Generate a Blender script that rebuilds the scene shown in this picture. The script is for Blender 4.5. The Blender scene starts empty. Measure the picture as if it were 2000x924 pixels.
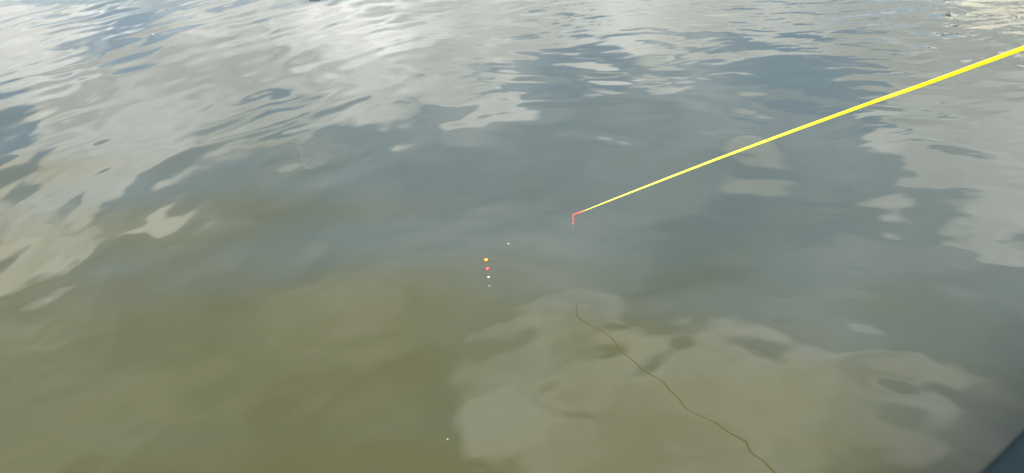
import bpy, bmesh, math, random
from mathutils import Vector, Matrix, noise as mnoise
R = math.radians
random.seed(7)
scene = bpy.context.scene
COL = scene.collection

# ---------------------------------------------------------------- camera
cam_d = bpy.data.cameras.new('camera')
cam = bpy.data.objects.new('camera', cam_d)
COL.objects.link(cam)
CAM_H, PITCH, ROLL = 0.80, 31.0, 5.0
cam.location = (0, 0, CAM_H)
cam.rotation_euler = (Matrix.Rotation(R(90 - PITCH), 3, 'X') @ Matrix.Rotation(R(-ROLL), 3, 'Z')).to_euler()
cam_d.sensor_width = 36.0
cam_d.lens = 36.0 * 1540.0 / 2000.0
cam_d.clip_start = 0.02
cam_d.clip_end = 2000.0
cam_d.dof.use_dof = True
cam_d.dof.focus_distance = 1.45
cam_d.dof.aperture_fstop = cam_d.lens / 3.8          # a 3.8 mm phone aperture
scene.camera = cam

# ---------------------------------------------------------------- sun, sky, exposure
SUN_EL, SUN_AZ = 40.0, 215.0            # azimuth measured clockwise from +Y
SUN_STRENGTH, SKY_STRENGTH, EXPOSURE = 4.5, 0.135, 0.92
sun_dir = Vector((math.sin(R(SUN_AZ)) * math.cos(R(SUN_EL)), math.cos(R(SUN_AZ)) * math.cos(R(SUN_EL)), math.sin(R(SUN_EL))))
sun_d = bpy.data.lights.new('sun', 'SUN')
sun_d.energy = SUN_STRENGTH
sun_d.angle = R(12)      # the sun stands behind thin cloud
sun_d.color = (1.0, 0.95, 0.86)
sun = bpy.data.objects.new('sun', sun_d)
COL.objects.link(sun)
sun.location = (2, -3, 6)
sun.rotation_euler = sun_dir.to_track_quat('Z', 'Y').to_euler()
scene.view_settings.view_transform = 'Standard'
scene.view_settings.look = 'None'
scene.view_settings.gamma = 1.0
scene.view_settings.exposure = EXPOSURE


class NT:
    """small helper to write node trees as expressions"""
    def __init__(self, tree):
        self.t = tree
        self.t.nodes.clear()

    def n(self, kind, **props):
        nd = self.t.nodes.new(kind)
        for k, v in props.items():
            setattr(nd, k, v)
        return nd

    def put(self, sock, v):
        if isinstance(v, bpy.types.NodeSocket):
            self.t.links.new(v, sock)
        elif v is not None:
            sock.default_value = v

    def math(self, op, a, b=None, c=None, clamp=False):
        nd = self.n('ShaderNodeMath', operation=op, use_clamp=clamp)
        for i, v in enumerate((a, b, c)):
            if v is not None:
                self.put(nd.inputs[i], v)
        return nd.outputs[0]

    def vmath(self, op, a, b=None, out=0, scale=None):
        nd = self.n('ShaderNodeVectorMath', operation=op)
        self.put(nd.inputs[0], a)
        if b is not None:
            self.put(nd.inputs[1], b)
        if scale is not None:
            self.put(nd.inputs[3], scale)
        return nd.outputs[out]

    def ramp(self, v, a, b, c=0.0, d=1.0, smooth=True):
        nd = self.n('ShaderNodeMapRange', interpolation_type='SMOOTHSTEP' if smooth else 'LINEAR')
        for i, x in enumerate((v, a, b, c, d)):
            self.put(nd.inputs[i], x)
        return nd.outputs[0]

    def noise(self, vec, scale, detail=2.0, rough=0.5, out=0, dim='3D', distortion=0.0):
        nd = self.n('ShaderNodeTexNoise', noise_dimensions=dim)
        self.put(nd.inputs['Vector'], vec)
        self.put(nd.inputs['Scale'], scale)
        self.put(nd.inputs['Detail'], detail)
        self.put(nd.inputs['Roughness'], rough)
        self.put(nd.inputs['Distortion'], distortion)
        return nd.outputs[out]

    def mapping(self, vec, loc=(0, 0, 0), rot=0.0, scale=(1, 1, 1), kind='POINT'):
        nd = self.n('ShaderNodeMapping', vector_type=kind)
        self.put(nd.inputs[0], vec)
        nd.inputs['Location'].default_value = loc
        nd.inputs['Rotation'].default_value = (0, 0, rot)
        nd.inputs['Scale'].default_value = scale
        return nd.outputs[0]

    def mix(self, f, a, b, mode='MIX'):
        nd = self.n('ShaderNodeMix', data_type='RGBA', blend_type=mode)
        self.put(nd.inputs[0], f)
        self.put(nd.inputs[6], a)
        self.put(nd.inputs[7], b)
        return nd.outputs[2]

    def xyz(self, x, y, z=0.0):
        nd = self.n('ShaderNodeCombineXYZ')
        for i, v in enumerate((x, y, z)):
            self.put(nd.inputs[i], v)
        return nd.outputs[0]

    def sep(self, v):
        nd = self.n('ShaderNodeSeparateXYZ')
        self.put(nd.inputs[0], v)
        return nd.outputs


# clouds of this sky: (x, y, length, width, turn, density), on the sky map d.xy / (d.z + 0.2)
CLOUDS = [
    (-0.819, 1.847, 0.507, 0.377, 3.072, 0.9),
    (-0.437, 1.897, 0.37, 0.294, 2.326, 0.9),
    (-0.777, 1.524, 0.194, 0.087, -2.335, 0.8),
    (-0.138, 2.019, 0.353, 0.246, 2.815, 0.9),
    (-0.884, 1.352, 0.101, 0.066, -2.064, 0.6),
    (-0.836, 1.21, 0.102, 0.07, -2.548, 0.55),
    (-0.63, 1.277, 0.07, 0.032, -2.605, 0.75),
    (0.369, 1.969, 0.429, 0.175, 2.739, 1.0),
    (0.75, 1.773, 0.417, 0.2, 2.442, 0.9),
    (0.949, 1.512, 0.22, 0.155, 1.738, 0.8),
    (0.849, 1.311, 0.169, 0.122, 1.68, 1.0),
    (0.86, 1.16, 0.1, 0.067, 1.394, 1.0),
    (0.467, 1.348, 0.134, 0.07, 1.269, 0.8),
    (0.655, 1.174, 0.048, 0.041, 2.823, 0.9),
    (0.771, 1.071, 0.065, 0.046, 2.424, 1.0),
    (0.787, 1.279, 0.145, 0.085, 1.896, 1.0),
    (-0.019, 1.657, 0.115, 0.067, 2.919, 1.1),
    (0.221, 1.66, 0.102, 0.05, 2.237, 1.1),
    (0.331, 1.698, 0.11, 0.046, 2.519, 0.7),
    (-0.683, 1.173, 0.336, 0.124, -2.764, 0.32),
    (0.006, 1.313, 0.255, 0.062, 2.907, 0.25),
    (-1.387, 1.616, 0.621, 0.434, 2.106, 0.8),
    (-2.149, 3.104, 1.395, 0.927, 2.58, 0.6),
    (0.089, 2.714, 1.529, 0.515, 2.872, 0.9),
    (1.316, 1.427, 0.393, 0.256, 1.235, 0.6),
    (-0.024, 0.902, 0.1, 0.063, -2.318, 0.8),
    (0.095, 1.004, 0.101, 0.071, -2.755, 0.8),
    (0.318, 0.803, 0.227, 0.127, 2.819, 1.0),
    (0.155, 0.8, 0.181, 0.123, 3.053, 0.9),
    (0.481, 0.793, 0.094, 0.075, 2.337, 0.8),
    (-0.003, 0.775, 0.09, 0.076, 2.951, 0.8),
    (0.981, 1.766, 0.183, 0.135, 2.4, 0.8),
    (0.191, 0.711, 0.168, 0.054, 3.023, 0.6),
    (0.277, 0.626, 0.297, 0.041, 3.012, 0.5),
    (0.601, 1.673, 0.163, 0.117, 2.003, -0.9),
    (0.713, 1.549, 0.146, 0.084, 1.91, -0.6),
    (0.224, 2.057, 0.085, 0.035, 2.398, -0.7),
    (0.19, 1.777, 0.14, 0.1, 1.839, -0.7),
    (-1.06, 1.584, 0.177, 0.084, 2.061, -1.0),
    (-0.993, 2.049, 0.166, 0.122, -2.255, -0.75),
    (-0.561, 1.643, 0.098, 0.054, -2.637, -0.5),
    (-0.796, 1.896, 0.082, 0.054, -2.789, -0.35),
    (-0.379, 1.618, 0.153, 0.072, 2.63, -0.5),
    (0.78, 1.411, 0.056, 0.025, 2.443, -0.6),
    (0.78, 1.324, 0.052, 0.024, 2.548, -0.6),
    (0.14, 0.932, 0.038, 0.027, 3.018, -0.5),
    (0.069, 0.797, 0.042, 0.024, 2.773, -0.4),
    (-0.046, 0.738, 0.048, 0.024, 2.914, -0.4),
    (0.481, 0.826, 0.046, 0.031, 2.834, -0.35),
    (0.321, 1.135, 0.162, 0.063, -2.442, -0.95),
    (0.199, 1.042, 0.065, 0.031, 2.172, -0.3),
]
CLOUD_TONE = [
    (-0.405, 2.055, 0.163, 0.13, 2.411, 1.7),
    (-1.186, 2.185, 0.25, 0.135, -2.535, 1.35),
    (-1.034, 1.851, 0.104, 0.063, -2.249, 1.4),
    (-0.334, 1.861, 0.183, 0.061, 2.512, 1.35),
    (-0.766, 1.663, 0.441, 0.383, -2.684, 0.8),
    (0.969, 1.619, 0.307, 0.24, 1.842, 0.6),
    (0.68, 1.933, 0.242, 0.109, 2.81, 0.85),
    (0.843, 1.261, 0.198, 0.16, 1.216, 0.85),
    (0.462, 1.35, 0.151, 0.085, 1.268, 0.75),
]


def build_world():
    w = bpy.data.worlds.new('World')
    scene.world = w
    w.use_nodes = True
    g = NT(w.node_tree)
    d = g.n('ShaderNodeTexCoord').outputs['Generated']
    x, y, z = g.sep(d)[:3]
    zc = g.math('MAXIMUM', z, 0.0)
    k = g.math('ADD', zc, 0.2)
    p = g.xyz(g.math('DIVIDE', x, k), g.math('DIVIDE', y, k), 0.0)
    # ragged outlines: push the map about with two sizes of turbulence
    w1 = g.vmath('SUBTRACT', g.noise(p, 2.2, 3.0, 0.55, out=1), (0.5, 0.5, 0.5))
    w2 = g.vmath('SUBTRACT', g.noise(p, 9.0, 4.0, 0.6, out=1), (0.5, 0.5, 0.5))
    soft = g.ramp(z, 0.34, 0.68)                      # overhead the clouds are thin and have no hard edge
    q = g.vmath('ADD', g.vmath('ADD', p, g.vmath('SCALE', w1, scale=0.11)), g.vmath('SCALE', w2, scale=g.ramp(soft, 0, 1, 0.07, 0.02, smooth=False)))
    q = g.vmath('MULTIPLY', q, (1, 1, 0))
    tot = gap = None
    for (cx, cy, rx, ry, a, wt) in CLOUDS:
        m = g.mapping(q, (cx, cy, 0), a, (rx, ry, 1), 'TEXTURE')
        v = g.ramp(g.vmath('LENGTH', m, out=1), 1.5, 0.45, 0.0, wt)
        if wt > 0:
            tot = v if tot is None else g.math('ADD', tot, v)
        else:
            gap = v if gap is None else g.math('ADD', gap, v)
    # elsewhere in the sky (behind the camera, low on the sides) broken cloud as well
    other = g.ramp(y, 0.15, -0.2, 0.0, 0.55)
    tot = g.math('ADD', tot, other)
    nz = g.noise(p, 5.0, 6.0, 0.6)
    f = g.math('ADD', g.math('ADD', g.math('MINIMUM', tot, 1.1), gap), g.math('MULTIPLY', g.math('SUBTRACT', nz, 0.5), g.ramp(soft, 0, 1, 0.9, 0.35, smooth=False)))
    cover = g.ramp(f, g.ramp(soft, 0, 1, 0.22, -0.08, smooth=False), g.ramp(soft, 0, 1, 0.78, 1.45, smooth=False))
    veil = g.ramp(g.noise(g.vmath('ADD', p, (1.7, 4.2, 0)), 3.5, 4.0, 0.5), 0.28, 0.75, 0.08, VEIL)
    veil = g.math('MULTIPLY', veil, g.math('ADD', gap, 1.0, clamp=True))
    cover = g.math('MAXIMUM', cover, veil)
    # thick and thin parts of the clouds
    body = g.ramp(g.noise(g.vmath('ADD', p, (3.1, 7.7, 0)), 3.6, 6.0, 0.62), 0.3, 0.72)
    lit = g.math('MULTIPLY', g.ramp(body, 0, 1, CLOUD_LO, CLOUD_HI, smooth=False), g.ramp(z, 0.2, 0.8, 1.0, CLOUD_UP, smooth=False))
    for (cx, cy, rx, ry, a, wt) in CLOUD_TONE:           # sunlit towers and grey undersides
        m = g.mapping(q, (cx, cy, 0), a, (rx, ry, 1), 'TEXTURE')
        lit = g.math('MULTIPLY', lit, g.ramp(g.vmath('LENGTH', m, out=1), 1.5, 0.45, 1.0, wt))
    ccol = g.vmath('SCALE', (1.0, 0.985, 0.94), scale=lit)
    sky = g.n('ShaderNodeTexSky', sky_type='NISHITA', sun_disc=False, sun_elevation=R(SUN_EL), sun_rotation=R(SUN_AZ),
              altitude=0.0, air_density=1.0, dust_density=2.0, ozone_density=1.0)
    ncol = g.vmath('SCALE', sky.outputs[0], scale=1.0)
    col = g.mix(cover, ncol, g.vmath('SCALE', ccol, scale=1.0 / SKY_STRENGTH))
    bg = g.n('ShaderNodeBackground')
    g.put(bg.inputs[0], col)
    bg.inputs[1].default_value = SKY_STRENGTH
    out = g.n('ShaderNodeOutputWorld')
    g.t.links.new(bg.outputs[0], out.inputs[0])


CLOUD_LO, CLOUD_HI, CLOUD_UP, VEIL = 0.68, 1.22, 2.6, 0.45
build_world()


# ---------------------------------------------------------------- helpers
def tag(o, label=None, cat=None, group=None, kind=None):
    if label: o['label'] = label
    if cat: o['category'] = cat
    if group: o['group'] = group
    if kind: o['kind'] = kind
    return o


def obj(name, bm, mat, parent=None, smooth=True):
    me = bpy.data.meshes.new(name)
    bm.normal_update()
    bm.to_mesh(me)
    bm.free()
    if smooth:
        for f in me.polygons:
            f.use_smooth = True
    me.materials.append(mat)
    o = bpy.data.objects.new(name, me)
    COL.objects.link(o)
    if parent:
        o.parent = parent
    return o


def empty(name, loc, rz=0.0):
    o = bpy.data.objects.new(name, None)
    o.empty_display_size = 0.05
    COL.objects.link(o)
    o.location = loc
    o.rotation_euler.z = rz
    return o


def tube(bm, pts, rads, seg=16, cap=True):
    pts = [Vector(p) for p in pts]
    rings = []
    side = None
    for i, p in enumerate(pts):
        t = (pts[min(i + 1, len(pts) - 1)] - pts[max(i - 1, 0)]).normalized()
        if side is None:
            side = t.orthogonal().normalized()
        side = (side - t * side.dot(t)).normalized()
        b = t.cross(side)
        rings.append([bm.verts.new(p + (side * math.cos(2 * math.pi * k / seg) + b * math.sin(2 * math.pi * k / seg)) * rads[i]) for k in range(seg)])
    for a, b in zip(rings, rings[1:]):
        for k in range(seg):
            bm.faces.new((a[k], a[(k + 1) % seg], b[(k + 1) % seg], b[k]))
    if cap:
        bm.faces.new(rings[0][::-1])
        bm.faces.new(rings[-1])
    return bm


def box(bm, lo, hi):
    vs = [bm.verts.new((x, y, z)) for z in (lo[2], hi[2]) for y in (lo[1], hi[1]) for x in (lo[0], hi[0])]
    for f in ((0, 2, 3, 1), (4, 5, 7, 6), (0, 1, 5, 4), (2, 6, 7, 3), (0, 4, 6, 2), (1, 3, 7, 5)):
        bm.faces.new([vs[i] for i in f])


def material(name, color, rough=0.5, vary=0.15, scale=40.0, spec=0.5, metallic=0.0, bump=0.0):
    m = bpy.data.materials.new(name)
    m.use_nodes = True
    g = NT(m.node_tree)
    co = g.n('ShaderNodeTexCoord').outputs['Object']
    nz = g.noise(co, scale, 5.0, 0.6)
    b = g.n('ShaderNodeBsdfPrincipled')
    lo = tuple(c * (1 - vary) for c in color) + (1,)
    hi = tuple(min(1.0, c * (1 + vary)) for c in color) + (1,)
    g.put(b.inputs['Base Color'], g.mix(g.ramp(nz, 0.3, 0.7), lo, hi))
    g.put(b.inputs['Roughness'], g.ramp(nz, 0.2, 0.8, rough * 0.85, min(1, rough * 1.15)))
    b.inputs['Specular IOR Level'].default_value = spec
    b.inputs['Metallic'].default_value = metallic
    if bump:
        bp = g.n('ShaderNodeBump')
        bp.inputs['Distance'].default_value = bump
        g.put(bp.inputs['Height'], nz)
        g.put(b.inputs['Normal'], bp.outputs[0])
    out = g.n('ShaderNodeOutputMaterial')
    g.t.links.new(b.outputs[0], out.inputs[0])
    return m


# ---------------------------------------------------------------- water
def water_material():
    m = bpy.data.materials.new('turbid_water')
    m.use_nodes = True
    g = NT(m.node_tree)
    co = g.n('ShaderNodeTexCoord').outputs['Object']
    p = g.vmath('MULTIPLY', co, (1, 1, 0))
    x, y = g.sep(p)[:2]
    # slow drift of everything, so that no crest is straight
    wob = g.vmath('SUBTRACT', g.noise(p, 2.0, 2.0, 0.5, out=1), (0.5, 0.5, 0.5))
    q = g.vmath('ADD', p, g.vmath('SCALE', wob, scale=0.22))
    m1 = g.noise(g.vmath('ADD', p, (5, 2, 0)), 1.6, 2.0)
    m2 = g.noise(g.vmath('ADD', p, (-3, 9, 0)), 1.8, 2.0)
    TAU = 2 * math.pi

    def train(nx, ny, lam, slope, amp, phase):
        d = g.vmath('DOT_PRODUCT', q, (nx, ny, 0), out=1)
        s = g.math('SINE', g.math('ADD', g.math('MULTIPLY', d, TAU / lam), phase))
        return g.math('MULTIPLY', g.math('MULTIPLY', s, slope * lam / TAU), amp)

    left = g.ramp(g.math('ADD', x, g.math('MULTIPLY', g.math('SUBTRACT', m1, 0.5), 0.8)), 0.15, -0.45)
    right = g.math('SUBTRACT', 1.0, left)
    near = g.ramp(y, 0.7, 2.2, NEAR_CALM, 1.0)
    aA = g.math('MULTIPLY', g.math('MULTIPLY', left, g.ramp(m1, 0.3, 0.7, 0.25, 1.0)), near)
    aB = g.math('MULTIPLY', g.math('MULTIPLY', right, g.ramp(m2, 0.35, 0.7, 0.15, 1.0)), near)
    h = train(-0.66, 0.75, 0.16, SWELL, aA, 0.4)
    h = g.math('ADD', h, train(-0.55, 0.83, 0.115, SWELL * 0.6, aA, 2.0))
    h = g.math('ADD', h, train(0.70, 0.71, 0.15, SWELL, aB, 1.1))
    h = g.math('ADD', h, train(0.55, 0.83, 0.10, SWELL * 0.6, aB, 0.2))
    # broad uneven undulation
    u1 = g.noise(g.mapping(q, rot=R(-38), scale=(1.0, 0.6, 1.0)), 5.5, 1.5, 0.45)
    u2 = g.noise(g.mapping(q, rot=R(38), scale=(0.6, 1.0, 1.0)), 5.5, 1.5, 0.45)
    u = g.math('ADD', g.math('MULTIPLY', u1, left), g.math('MULTIPLY', u2, right))
    h = g.math('ADD', h, g.math('MULTIPLY', g.math('MULTIPLY', u, UNDUL), near))
    # small lazy ripples close to the boat
    r1 = g.noise(p, 14.0, 0.6, 0.4)
    h = g.math('ADD', h, g.math('MULTIPLY', g.math('MULTIPLY', r1, RIPPLE), g.ramp(y, 1.35, 0.95, 0.15, 1.0)))
    # wind chop that grows towards the open water on the right
    ch = g.math('ADD', g.math('MULTIPLY', x, 0.75), g.math('MULTIPLY', y, 0.65))
    cm = g.ramp(g.math('ADD', ch, g.math('MULTIPLY', m2, 0.5)), 1.4, 3.2, 0.0, 1.0)
    c1 = g.noise(g.mapping(q, rot=R(50), scale=(0.38, 1.0, 1.0)), 17.0, 1.6, 0.45)
    h = g.math('ADD', h, g.math('MULTIPLY', g.math('MULTIPLY', c1, CHOP), cm))
    c2 = g.noise(g.mapping(q, rot=R(50), scale=(0.45, 1.0, 1.0)), 46.0, 1.5, 0.45)
    h = g.math('ADD', h, g.math('MULTIPLY', g.math('MULTIPLY', c2, CHOP * 0.32), g.ramp(ch, 1.9, 2.9)))
    bp = g.n('ShaderNodeBump')
    bp.inputs['Strength'].default_value = 1.0
    bp.inputs['Distance'].default_value = 1.0
    g.put(bp.inputs['Height'], h)
    # silt: yellow-olive over the shallows near the bank, greyer and greener in the deep, with painted sky reflection
    sheen1 = g.noise(g.mapping(q, rot=R(-38), scale=(0.32, 1.0, 1.0)), 4.0, 3.0, 0.5)      # drawn-out bands: sky reflection put into the water colour
    pl2 = g.noise(g.vmath('ADD', q, (4.0, 1.0, 0)), 2.4, 4.0, 0.5)
    pl = g.math('ADD', g.math('MULTIPLY', g.math('SUBTRACT', sheen1, 0.5), 1.5), g.math('MULTIPLY', g.math('SUBTRACT', pl2, 0.5), 0.7))
    st = g.math('ADD', g.math('ADD', g.math('MULTIPLY', x, 0.45), g.math('MULTIPLY', y, 0.80)), g.math('MULTIPLY', pl, 0.75))
    col = g.mix(g.ramp(st, 0.5, 1.3), SILT + (1,), DEEP_SHEEN + (1,))
    b = g.n('ShaderNodeBsdfPrincipled')
    g.put(b.inputs['Base Color'], col)
    b.inputs['Roughness'].default_value = 0.02
    b.inputs['IOR'].default_value = 1.333
    g.put(b.inputs['Normal'], bp.outputs[0])
    out = g.n('ShaderNodeOutputMaterial')
    g.t.links.new(b.outputs[0], out.inputs[0])
    return m


NEAR_CALM, SWELL, UNDUL, CHOP, RIPPLE = 0.65, 0.011, 0.0052, 0.0026, 0.00135
SILT, DEEP_SHEEN = (0.0460, 0.0480, 0.0190), (0.046, 0.059, 0.052)
bm = bmesh.new()
box(bm, (-400, -400, -3.0), (400, 400, 0.0))
water = tag(obj('water', bm, water_material(), smooth=False), kind='structure')

# ---------------------------------------------------------------- far bank, and an unseen gabled building added to glitter in the ripples
bank_mat = material('bank_grass', (0.06, 0.075, 0.03), 0.9, 0.4, 1.5, 0.2)
bm = bmesh.new()
N = 60
rows = []
for i in range(N + 1):
    a = R(-80 + 160 * i / N)
    wig = 0.5 * mnoise.noise(Vector((i * 0.31, 0, 0)))
    rows.append([bm.verts.new((math.sin(a) * r, math.cos(a) * r, z)) for r, z in
                 ((15.5 + wig, -0.5), (16.2 + wig, 0.25), (18.0 + wig, 0.6), (30, 0.9), (120, 2.0), (380, 3.0))])
for a, b in zip(rows, rows[1:]):
    for k in range(5):
        bm.faces.new((a[k], a[k + 1], b[k + 1], b[k]))
bmesh.ops.recalc_face_normals(bm, faces=bm.faces)
tag(obj('bank', bm, bank_mat), kind='structure')

wall_m = material('cream_render', (0.82, 0.78, 0.67), 0.8, 0.12, 3.0, 0.2)
trim_m = material('white_trim', (0.85, 0.83, 0.78), 0.6, 0.05, 6.0, 0.3)
glass_m = material('window_glass', (0.075, 0.06, 0.038), 0.3, 0.1, 3.0, 0.5)
roof_m = material('roof_tile', (0.16, 0.12, 0.09), 0.8, 0.2, 8.0, 0.2)
door_m = material('brown_door', (0.14, 0.09, 0.05), 0.6, 0.2, 6.0, 0.3)
HW, DEP, BASE, EAVE, RIDGE = 4.6, 6.0, -0.6, 3.5, 4.52
added_house = tag(empty('added_house', (12.84, 12.63, 0.6), R(-38)), 'unseen cream gabled building on the far bank, added for the glitter in the upper right ripples', 'added_house')


def prism(bm, outline, y0, y1):
    a = [bm.verts.new((x, y0, z)) for x, z in outline]
    b = [bm.verts.new((x, y1, z)) for x, z in outline]
    bm.faces.new(a)
    bm.faces.new(b[::-1])
    for i in range(len(a)):
        j = (i + 1) % len(a)
        bm.faces.new((a[j], a[i], b[i], b[j]))
    bmesh.ops.recalc_face_normals(bm, faces=bm.faces)


bm = bmesh.new(); prism(bm, [(-HW, BASE), (HW, BASE), (HW, EAVE - 0.25), (0, RIDGE - 0.25), (-HW, EAVE - 0.25)], 0, DEP); obj('wall', bm, wall_m, added_house, False)
for sg in (-1, 1):
    ol = [(0, RIDGE - 0.25), (0, RIDGE), (sg * (HW + 0.3), EAVE - 0.07), (sg * (HW + 0.3), EAVE - 0.32)]
    bm = bmesh.new(); prism(bm, ol, -0.12, -0.04); obj('bargeboard', bm, trim_m, added_house, False)
    ol = [(sg * 0.004, RIDGE - 0.24), (sg * 0.004, RIDGE - 0.02), (sg * (HW + 0.28), EAVE - 0.09), (sg * (HW + 0.28), EAVE - 0.31)]
    bm = bmesh.new(); prism(bm, ol, -0.036, DEP + 0.3); obj('roof', bm, roof_m, added_house, False)
for fx in (-3.5, -2.0, -0.5, 0.9, 2.4, 3.7):
    for fz in (0.3, 1.6, 2.75):
        if (fx == 0.9 and fz < 1) or (fz > 2.5 and abs(fx) > 2.2):
            continue
        bm = bmesh.new(); box(bm, (fx - 0.6, -0.06, fz), (fx + 0.6, -0.003, fz + 1.0)); wn = obj('window', bm, trim_m, added_house, False)
        bm = bmesh.new(); box(bm, (fx - 0.5, -0.075, fz + 0.1), (fx + 0.5, -0.062, fz + 0.9)); obj('pane', bm, glass_m, wn, False)
bm = bmesh.new(); box(bm, (0.45, -0.06, -0.1), (1.35, -0.003, 1.55)); dr = obj('door', bm, door_m, added_house, False)
bm = bmesh.new(); tube(bm, [(1.22, -0.10, 0.7), (1.22, -0.10, 0.85)], [0.015, 0.015], 8); obj('handle', bm, glass_m, dr)

# ---------------------------------------------------------------- boat under the camera: only its dark rail shows
hull_m = material('slate_blue_paint', (0.006, 0.015, 0.021), 0.8, 0.2, 30.0, 0.12)
deck_m = material('boat_floor', (0.10, 0.11, 0.11), 0.8, 0.2, 20.0, 0.2)
E0 = Vector((0.2393, 0.2746, 0.0))
ED = Vector((0.827, 0.562, 0.0)).normalized()
HALF = 0.56
boat = tag(empty('boat', E0 + Vector((ED.y, -ED.x, 0)) * HALF, math.atan2(ED.y, ED.x)),
           'dark slate blue boat rail, out of focus in the bottom right corner', 'boat')
stations = [(-1.7, 0.86), (-1.2, 0.95), (-0.6, 1.0), (0.0, 1.0), (0.5, 1.0), (1.0, 0.93), (1.5, 0.74), (1.95, 0.42), (2.2, 0.06)]


def lofted(profile):
    bm = bmesh.new()
    rows = []
    for s, k in stations:
        rise = 0.10 * max(0.0, (s - 0.8) / 1.4) ** 2
        pr = [(s, y * k, z + rise) for y, z in profile]
        rows.append([bm.verts.new(v) for v in pr])
    for a, b in zip(rows, rows[1:]):
        for i in range(len(profile) - 1):
            bm.faces.new((a[i], b[i], b[i + 1], a[i + 1]))
    bm.faces.new(rows[0][::-1])
    bm.faces.new(rows[-1])
    return bm


outer = [(-HALF, 0.485), (-HALF * 0.97, 0.25), (-HALF * 0.86, 0.03), (-HALF * 0.5, -0.09), (0, -0.12)]
outer = outer + [(-y, z) for y, z in outer[-2::-1]]
inner = [(y * 0.95, z + (0.03 if z < 0.4 else 0.0)) for y, z in outer]
bm = lofted(outer); obj('hull', bm, hull_m, boat)
bm = lofted(inner); bmesh.ops.reverse_faces(bm, faces=bm.faces); obj('lining', bm, deck_m, boat)
bm = bmesh.new(); box(bm, (-1.6, -0.36, 0.06), (1.2, 0.36, 0.085)); obj('floorboard', bm, deck_m, boat, False)
bm = bmesh.new(); box(bm, (-1.0, -0.50, 0.30), (-0.72, 0.50, 0.335)); obj('bench', bm, deck_m, boat, False)
for sg in (1, -1):                               # broad rounded rail on each side
    bm = bmesh.new()
    prof = [(0.0, -0.02), (0.0, 0.004), (0.006, 0.012), (0.02, 0.016), (0.06, 0.016), (0.074, 0.012), (0.08, 0.004), (0.08, -0.02)]
    rows = []
    fine = []
    for (s0, k0), (s1, k1) in zip(stations, stations[1:]):
        for i in range(4):
            fine.append((s0 + (s1 - s0) * i / 4, k0 + (k1 - k0) * i / 4))
    for s, k in fine + [stations[-1]]:
        rise = 0.10 * max(0.0, (s - 0.8) / 1.4) ** 2
        rows.append([bm.verts.new((s, sg * (HALF * k - w), 0.484 + z + rise)) for w, z in prof])
    for a, b in zip(rows, rows[1:]):
        for i in range(len(prof)):
            j = (i + 1) % len(prof)
            bm.faces.new((a[i], b[i], b[j], a[j]))
    bm.faces.new(rows[0]); bm.faces.new(rows[-1][::-1])
    bmesh.ops.recalc_face_normals(bm, faces=bm.faces)
    obj('rail', bm, hull_m, boat)

# ---------------------------------------------------------------- fishing rod
yellow_m = material('fluorescent_yellow', (0.80, 0.725, 0.006), 0.32, 0.05, 60.0, 0.18)
_g = yellow_m.node_tree                                   # paler towards the tip: overexposed glare put into the colour
_b = next(n for n in _g.nodes if n.type == 'BSDF_PRINCIPLED')
_mx = _g.nodes.new('ShaderNodeMix'); _mx.data_type = 'RGBA'
_src = _b.inputs['Base Color'].links[0].from_socket
_sx = _g.nodes.new('ShaderNodeSeparateXYZ'); _tc = _g.nodes.new('ShaderNodeTexCoord')
_mr = _g.nodes.new('ShaderNodeMapRange')
for _k, _v in ((1, 0.05), (2, 0.38)): _mr.inputs[_k].default_value = _v
_g.links.new(_tc.outputs['Object'], _sx.inputs[0]); _g.links.new(_sx.outputs[0], _mr.inputs[0])
_g.links.new(_mr.outputs[0], _mx.inputs[0]); _mx.inputs[6].default_value = (0.82, 0.78, 0.11, 1)
_g.links.new(_src, _mx.inputs[7]); _g.links.new(_mx.outputs[2], _b.inputs['Base Color'])
red_m = material('red_cord', (0.80, 0.10, 0.075), 0.7, 0.15, 900.0, 0.2)
rod = tag(empty('fishing_rod', (0.1248, 1.1942, 0.1198)), 'long slim fluorescent yellow fishing rod with a red tip, held out over the water', 'fishing rod')
O = Vector(rod.location)
A = [(0.1262, 1.1932, 0.1212, 0.85), (0.17715, 1.16187, 0.15794, 1.2), (0.25236, 1.11542, 0.21175, 1.68), (0.32027, 1.07335, 0.25996, 2.05),
     (0.38191, 1.03483, 0.30266, 2.3), (0.41625, 1.01333, 0.32632, 2.4), (0.48965, 0.96719, 0.37633, 2.6), (0.5440, 0.9327, 0.4125, 2.68)]
d_out = (Vector((0.62117, 0.88437, 0.46556)) - Vector((0.5440, 0.9327, 0.4125))).normalized()
B0 = Vector(A[-1][:3])


def path(pts):
    return [Vector(p[:3]) - O for p in pts], [p[3] * 0.001 for p in pts]


p, r = path(A); r = [v * 0.86 for v in r]; bm = tube(bmesh.new(), p, r, 20); obj('tip_section', bm, yellow_m, rod)
ps, rs = [], []
for s, rr in ((-0.003, 2.7), (0.0, 2.88), (0.004, 2.93), (0.012, 2.9), (0.14, 3.25), (0.5, 4.2), (1.1, 5.6)):
    ps.append(B0 + d_out * s - O); rs.append(rr * 0.00084)
bm = tube(bmesh.new(), ps, rs, 20); obj('butt_section', bm, yellow_m, rod)
tp = [(0.1270, 1.1927, 0.1218, 1.10), (0.1215, 1.1962, 0.1180, 1.05), (0.1130, 1.2015, 0.1122, 1.0)]
p, r = path(tp); bm = tube(bmesh.new(), p, r, 14); obj('tip_sleeve', bm, red_m, rod)
cord = [(0.1138, 1.2010, 0.1128), (0.1117, 1.2021, 0.1112), (0.1108, 1.2024, 0.1096), (0.1106, 1.2024, 0.1030), (0.1106, 1.2024, 0.0975), (0.1098, 1.2024, 0.0945)]
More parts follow.
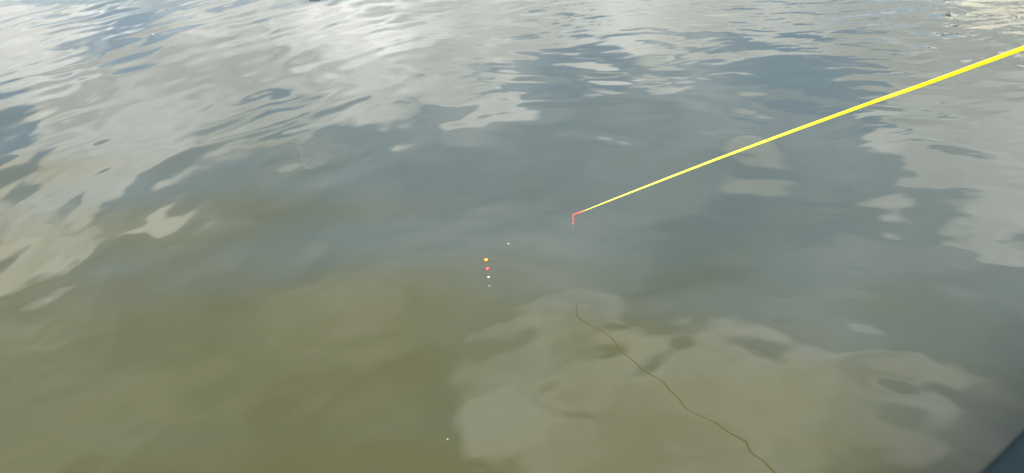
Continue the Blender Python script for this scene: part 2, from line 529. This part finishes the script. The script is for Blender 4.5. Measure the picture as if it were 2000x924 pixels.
bm = tube(bmesh.new(), [Vector(c) - O for c in cord], [0.0010, 0.0010, 0.0010, 0.0009, 0.0009, 0.0008], 12)
cd = obj('tip_cord', bm, red_m, rod)
bm = bmesh.new(); bmesh.ops.create_uvsphere(bm, u_segments=12, v_segments=8, radius=0.0016)
bmesh.ops.translate(bm, verts=bm.verts, vec=Vector((0.1098, 1.2024, 0.0935)) - O); obj('knot', bm, red_m, cd)

# nylon line from the knot down to the floats
line_m = material('nylon_line', (0.16, 0.17, 0.11), 0.35, 0.1, 200.0, 0.5)
a0, a1 = Vector((0.1098, 1.2024, 0.0925)), Vector((-0.0520, 1.2528, 0.004))
pts = []
for i in range(25):
    t = i / 24
    v = a0.lerp(a1, t)
    v.z = a0.z * (1 - t) ** 2.2 + a1.z * t + 0.0015
    pts.append(v - a0)
bm = tube(bmesh.new(), pts, [0.00004] * 25, 6)
ln = tag(obj('fishing_line', bm, line_m), 'thin dark nylon line hanging from the red rod tip', 'fishing line')
ln.location = a0
bm = tube(bmesh.new(), [Vector((0.0003, 0, -0.004)), Vector((0.0006, 0, -0.008)), Vector((0.0004, 0, -0.0145))], [0.0002, 0.00045, 0.0002], 8)
obj('swivel', bm, line_m, ln)

# ---------------------------------------------------------------- the four float beads
def bead(loc, r, squash, color, label, sink, stem_len):
    m = material('bead_paint', color, 0.35, 0.08, 300.0, 0.5)
    t = tag(empty('float_bead', loc), label, 'float', 'float beads on the line')
    bm = bmesh.new()
    bmesh.ops.create_uvsphere(bm, u_segments=24, v_segments=16, radius=r)
    bmesh.ops.scale(bm, verts=bm.verts, vec=(1.15, 1.0, squash))
    bmesh.ops.translate(bm, verts=bm.verts, vec=(0, 0, r * squash * sink))
    obj('bead', bm, m, t)
    bm = tube(bmesh.new(), [(0, 0, -0.012), (0, 0, r * squash * (sink + 1) + stem_len)], [0.0004, 0.0004], 8)
    obj('stem', bm, line_m, t)


bead((-0.0520, 1.2528, 0), 0.0034, 0.75, (0.95, 0.30, 0.03), 'small bright orange float bead, farthest of the row of four on the water', 0.5, 0.0008)
bead((-0.0496, 1.2225, 0), 0.0030, 0.7, (0.92, 0.07, 0.07), 'small red float bead between the orange and the white one', 0.4, 0.0008)
bead((-0.0487, 1.1952, 0), 0.0021, 0.7, (0.5, 0.52, 0.38), 'small whitish float bead just below the red one', 0.3, 0.0006)
bead((-0.0479, 1.1671, 0), 0.0022, 0.5, (0.22, 0.17, 0.11), 'dull brownish float bead, nearest and faintest of the row', -0.55, 0.0004)

# ---------------------------------------------------------------- bubbles and bits of flotsam
foam_m = material('bubble_white', (0.38, 0.40, 0.35), 0.3, 0.05, 500.0, 0.5)
for loc, r, label in (((-0.0077, 1.3056, 0), 0.0015, 'tiny white bubble behind and right of the orange float'),
                      ((-0.1138, 0.8004, 0), 0.0009, 'tiny white bubble alone on the olive water near the bottom edge'),
                      ((-1.3141, 3.0807, 0), 0.0030, 'white blob of foam on the bright water at the upper left')):
    bm = bmesh.new()
    bmesh.ops.create_uvsphere(bm, u_segments=20, v_segments=12, radius=r)
    for v in bm.verts:
        v.co += v.co.normalized() * r * 0.25 * mnoise.noise(v.co * (1.3 / r))
    bmesh.ops.scale(bm, verts=bm.verts, vec=(1.3, 1.0, 0.55))
    o = tag(obj('bubble', bm, foam_m), label, 'bubble', 'white bubbles on the water')
    o.location = loc
dark_m = material('wet_bark', (0.03, 0.035, 0.03), 0.5, 0.3, 60.0, 0.4)
bm = bmesh.new()
bmesh.ops.create_icosphere(bm, subdivisions=4, radius=1.0)
for v in bm.verts:
    v.co *= 1 + 0.22 * mnoise.noise(v.co * 1.7) + 0.08 * mnoise.noise(v.co * 5)
bmesh.ops.scale(bm, verts=bm.verts, vec=(0.030, 0.05, 0.012))
o = tag(obj('floating_bark', bm, dark_m), 'dark grey piece of bark afloat at the very top edge, left of centre', 'debris')
o.location = (-0.7435, 3.449, 0.0)
for k, (loc, label) in enumerate((((1.627, 2.389, 0), 'tiny black speck under the glitter, the left of two'), ((1.6389, 2.3795, 0), 'tiny black speck under the glitter, the right of two'))):  # two small uneven black dots at water level
    bm = bmesh.new()
    bmesh.ops.create_icosphere(bm, subdivisions=2, radius=0.0028)
    for v in bm.verts:
        v.co += v.co.normalized() * 0.0007 * mnoise.noise(v.co * 600 + Vector((k * 9, 0, 0)))
    o = tag(obj('dark_speck', bm, dark_m), label, 'debris', 'black specks on the water')
    o.location = loc

# a faint skin of scum with a slightly thicker rim
film_m = bpy.data.materials.new('scum_film'); film_m.use_nodes = True
g = NT(film_m.node_tree)
co = g.n('ShaderNodeTexCoord').outputs['Object']
rim = g.n('ShaderNodeAttribute'); rim.attribute_name = 'rim'
dens = g.math('MULTIPLY', rim.outputs['Fac'], g.ramp(g.noise(co, 30.0, 4.0, 0.6), 0.25, 0.75, 0.35, 1.0))
df = g.n('ShaderNodeBsdfDiffuse'); df.inputs[0].default_value = (0.34, 0.36, 0.33, 1)
tr = g.n('ShaderNodeBsdfTransparent'); mx = g.n('ShaderNodeMixShader')
g.put(mx.inputs[0], dens); g.t.links.new(tr.outputs[0], mx.inputs[1]); g.t.links.new(df.outputs[0], mx.inputs[2])
g.t.links.new(mx.outputs[0], g.n('ShaderNodeOutputMaterial').inputs[0])
outline = [(-0.5312, 1.9623), (-0.567, 1.9364), (-0.5221, 1.8561), (-0.5012, 1.7853), (-0.4748, 1.7228), (-0.4379, 1.7379), (-0.4246, 1.7815), (-0.4261, 1.8517), (-0.4584, 1.933)]
cx = sum(q[0] for q in outline) / len(outline); cy = sum(q[1] for q in outline) / len(outline)
bm = bmesh.new(); lay = bm.verts.layers.float.new('rim')
rings = []
levels = ((1.0, 0.0), (0.95, 0.17), (0.88, 0.08), (0.6, 0.04), (0.25, 0.0))
n = len(outline)
for k, dn in levels:
    ring = []
    for i in range(n * 4):
        k0, k1, k2, k3 = (Vector(outline[(i // 4 + o_) % n]) for o_ in (-1, 0, 1, 2))
        f = (i % 4) / 4                                    # smooth curve through the outline
        q = 0.5 * (2 * k1 + (k2 - k0) * f + (2 * k0 - 5 * k1 + 4 * k2 - k3) * f * f + (3 * k1 - k0 - 3 * k2 + k3) * f ** 3)
        v = bm.verts.new(((q.x - cx) * k, (q.y - cy) * k, 0.0015))
        v[lay] = dn * (0.25 + 0.75 * max(0.0, math.cos(math.pi * 2 * (i / (n * 4) - 0.38))))
        ring.append(v)
    rings.append(ring)
for a, b2 in zip(rings, rings[1:]):
    for i in range(len(a)):
        j = (i + 1) % len(a)
        bm.faces.new((a[i], a[j], b2[j], b2[i]))
bm.faces.new(rings[-1])
fo = tag(obj('scum_film', bm, film_m), 'faint pale film of scum with a curved rim, on the water left of centre', 'scum')
fo.location = (cx, cy, 0)
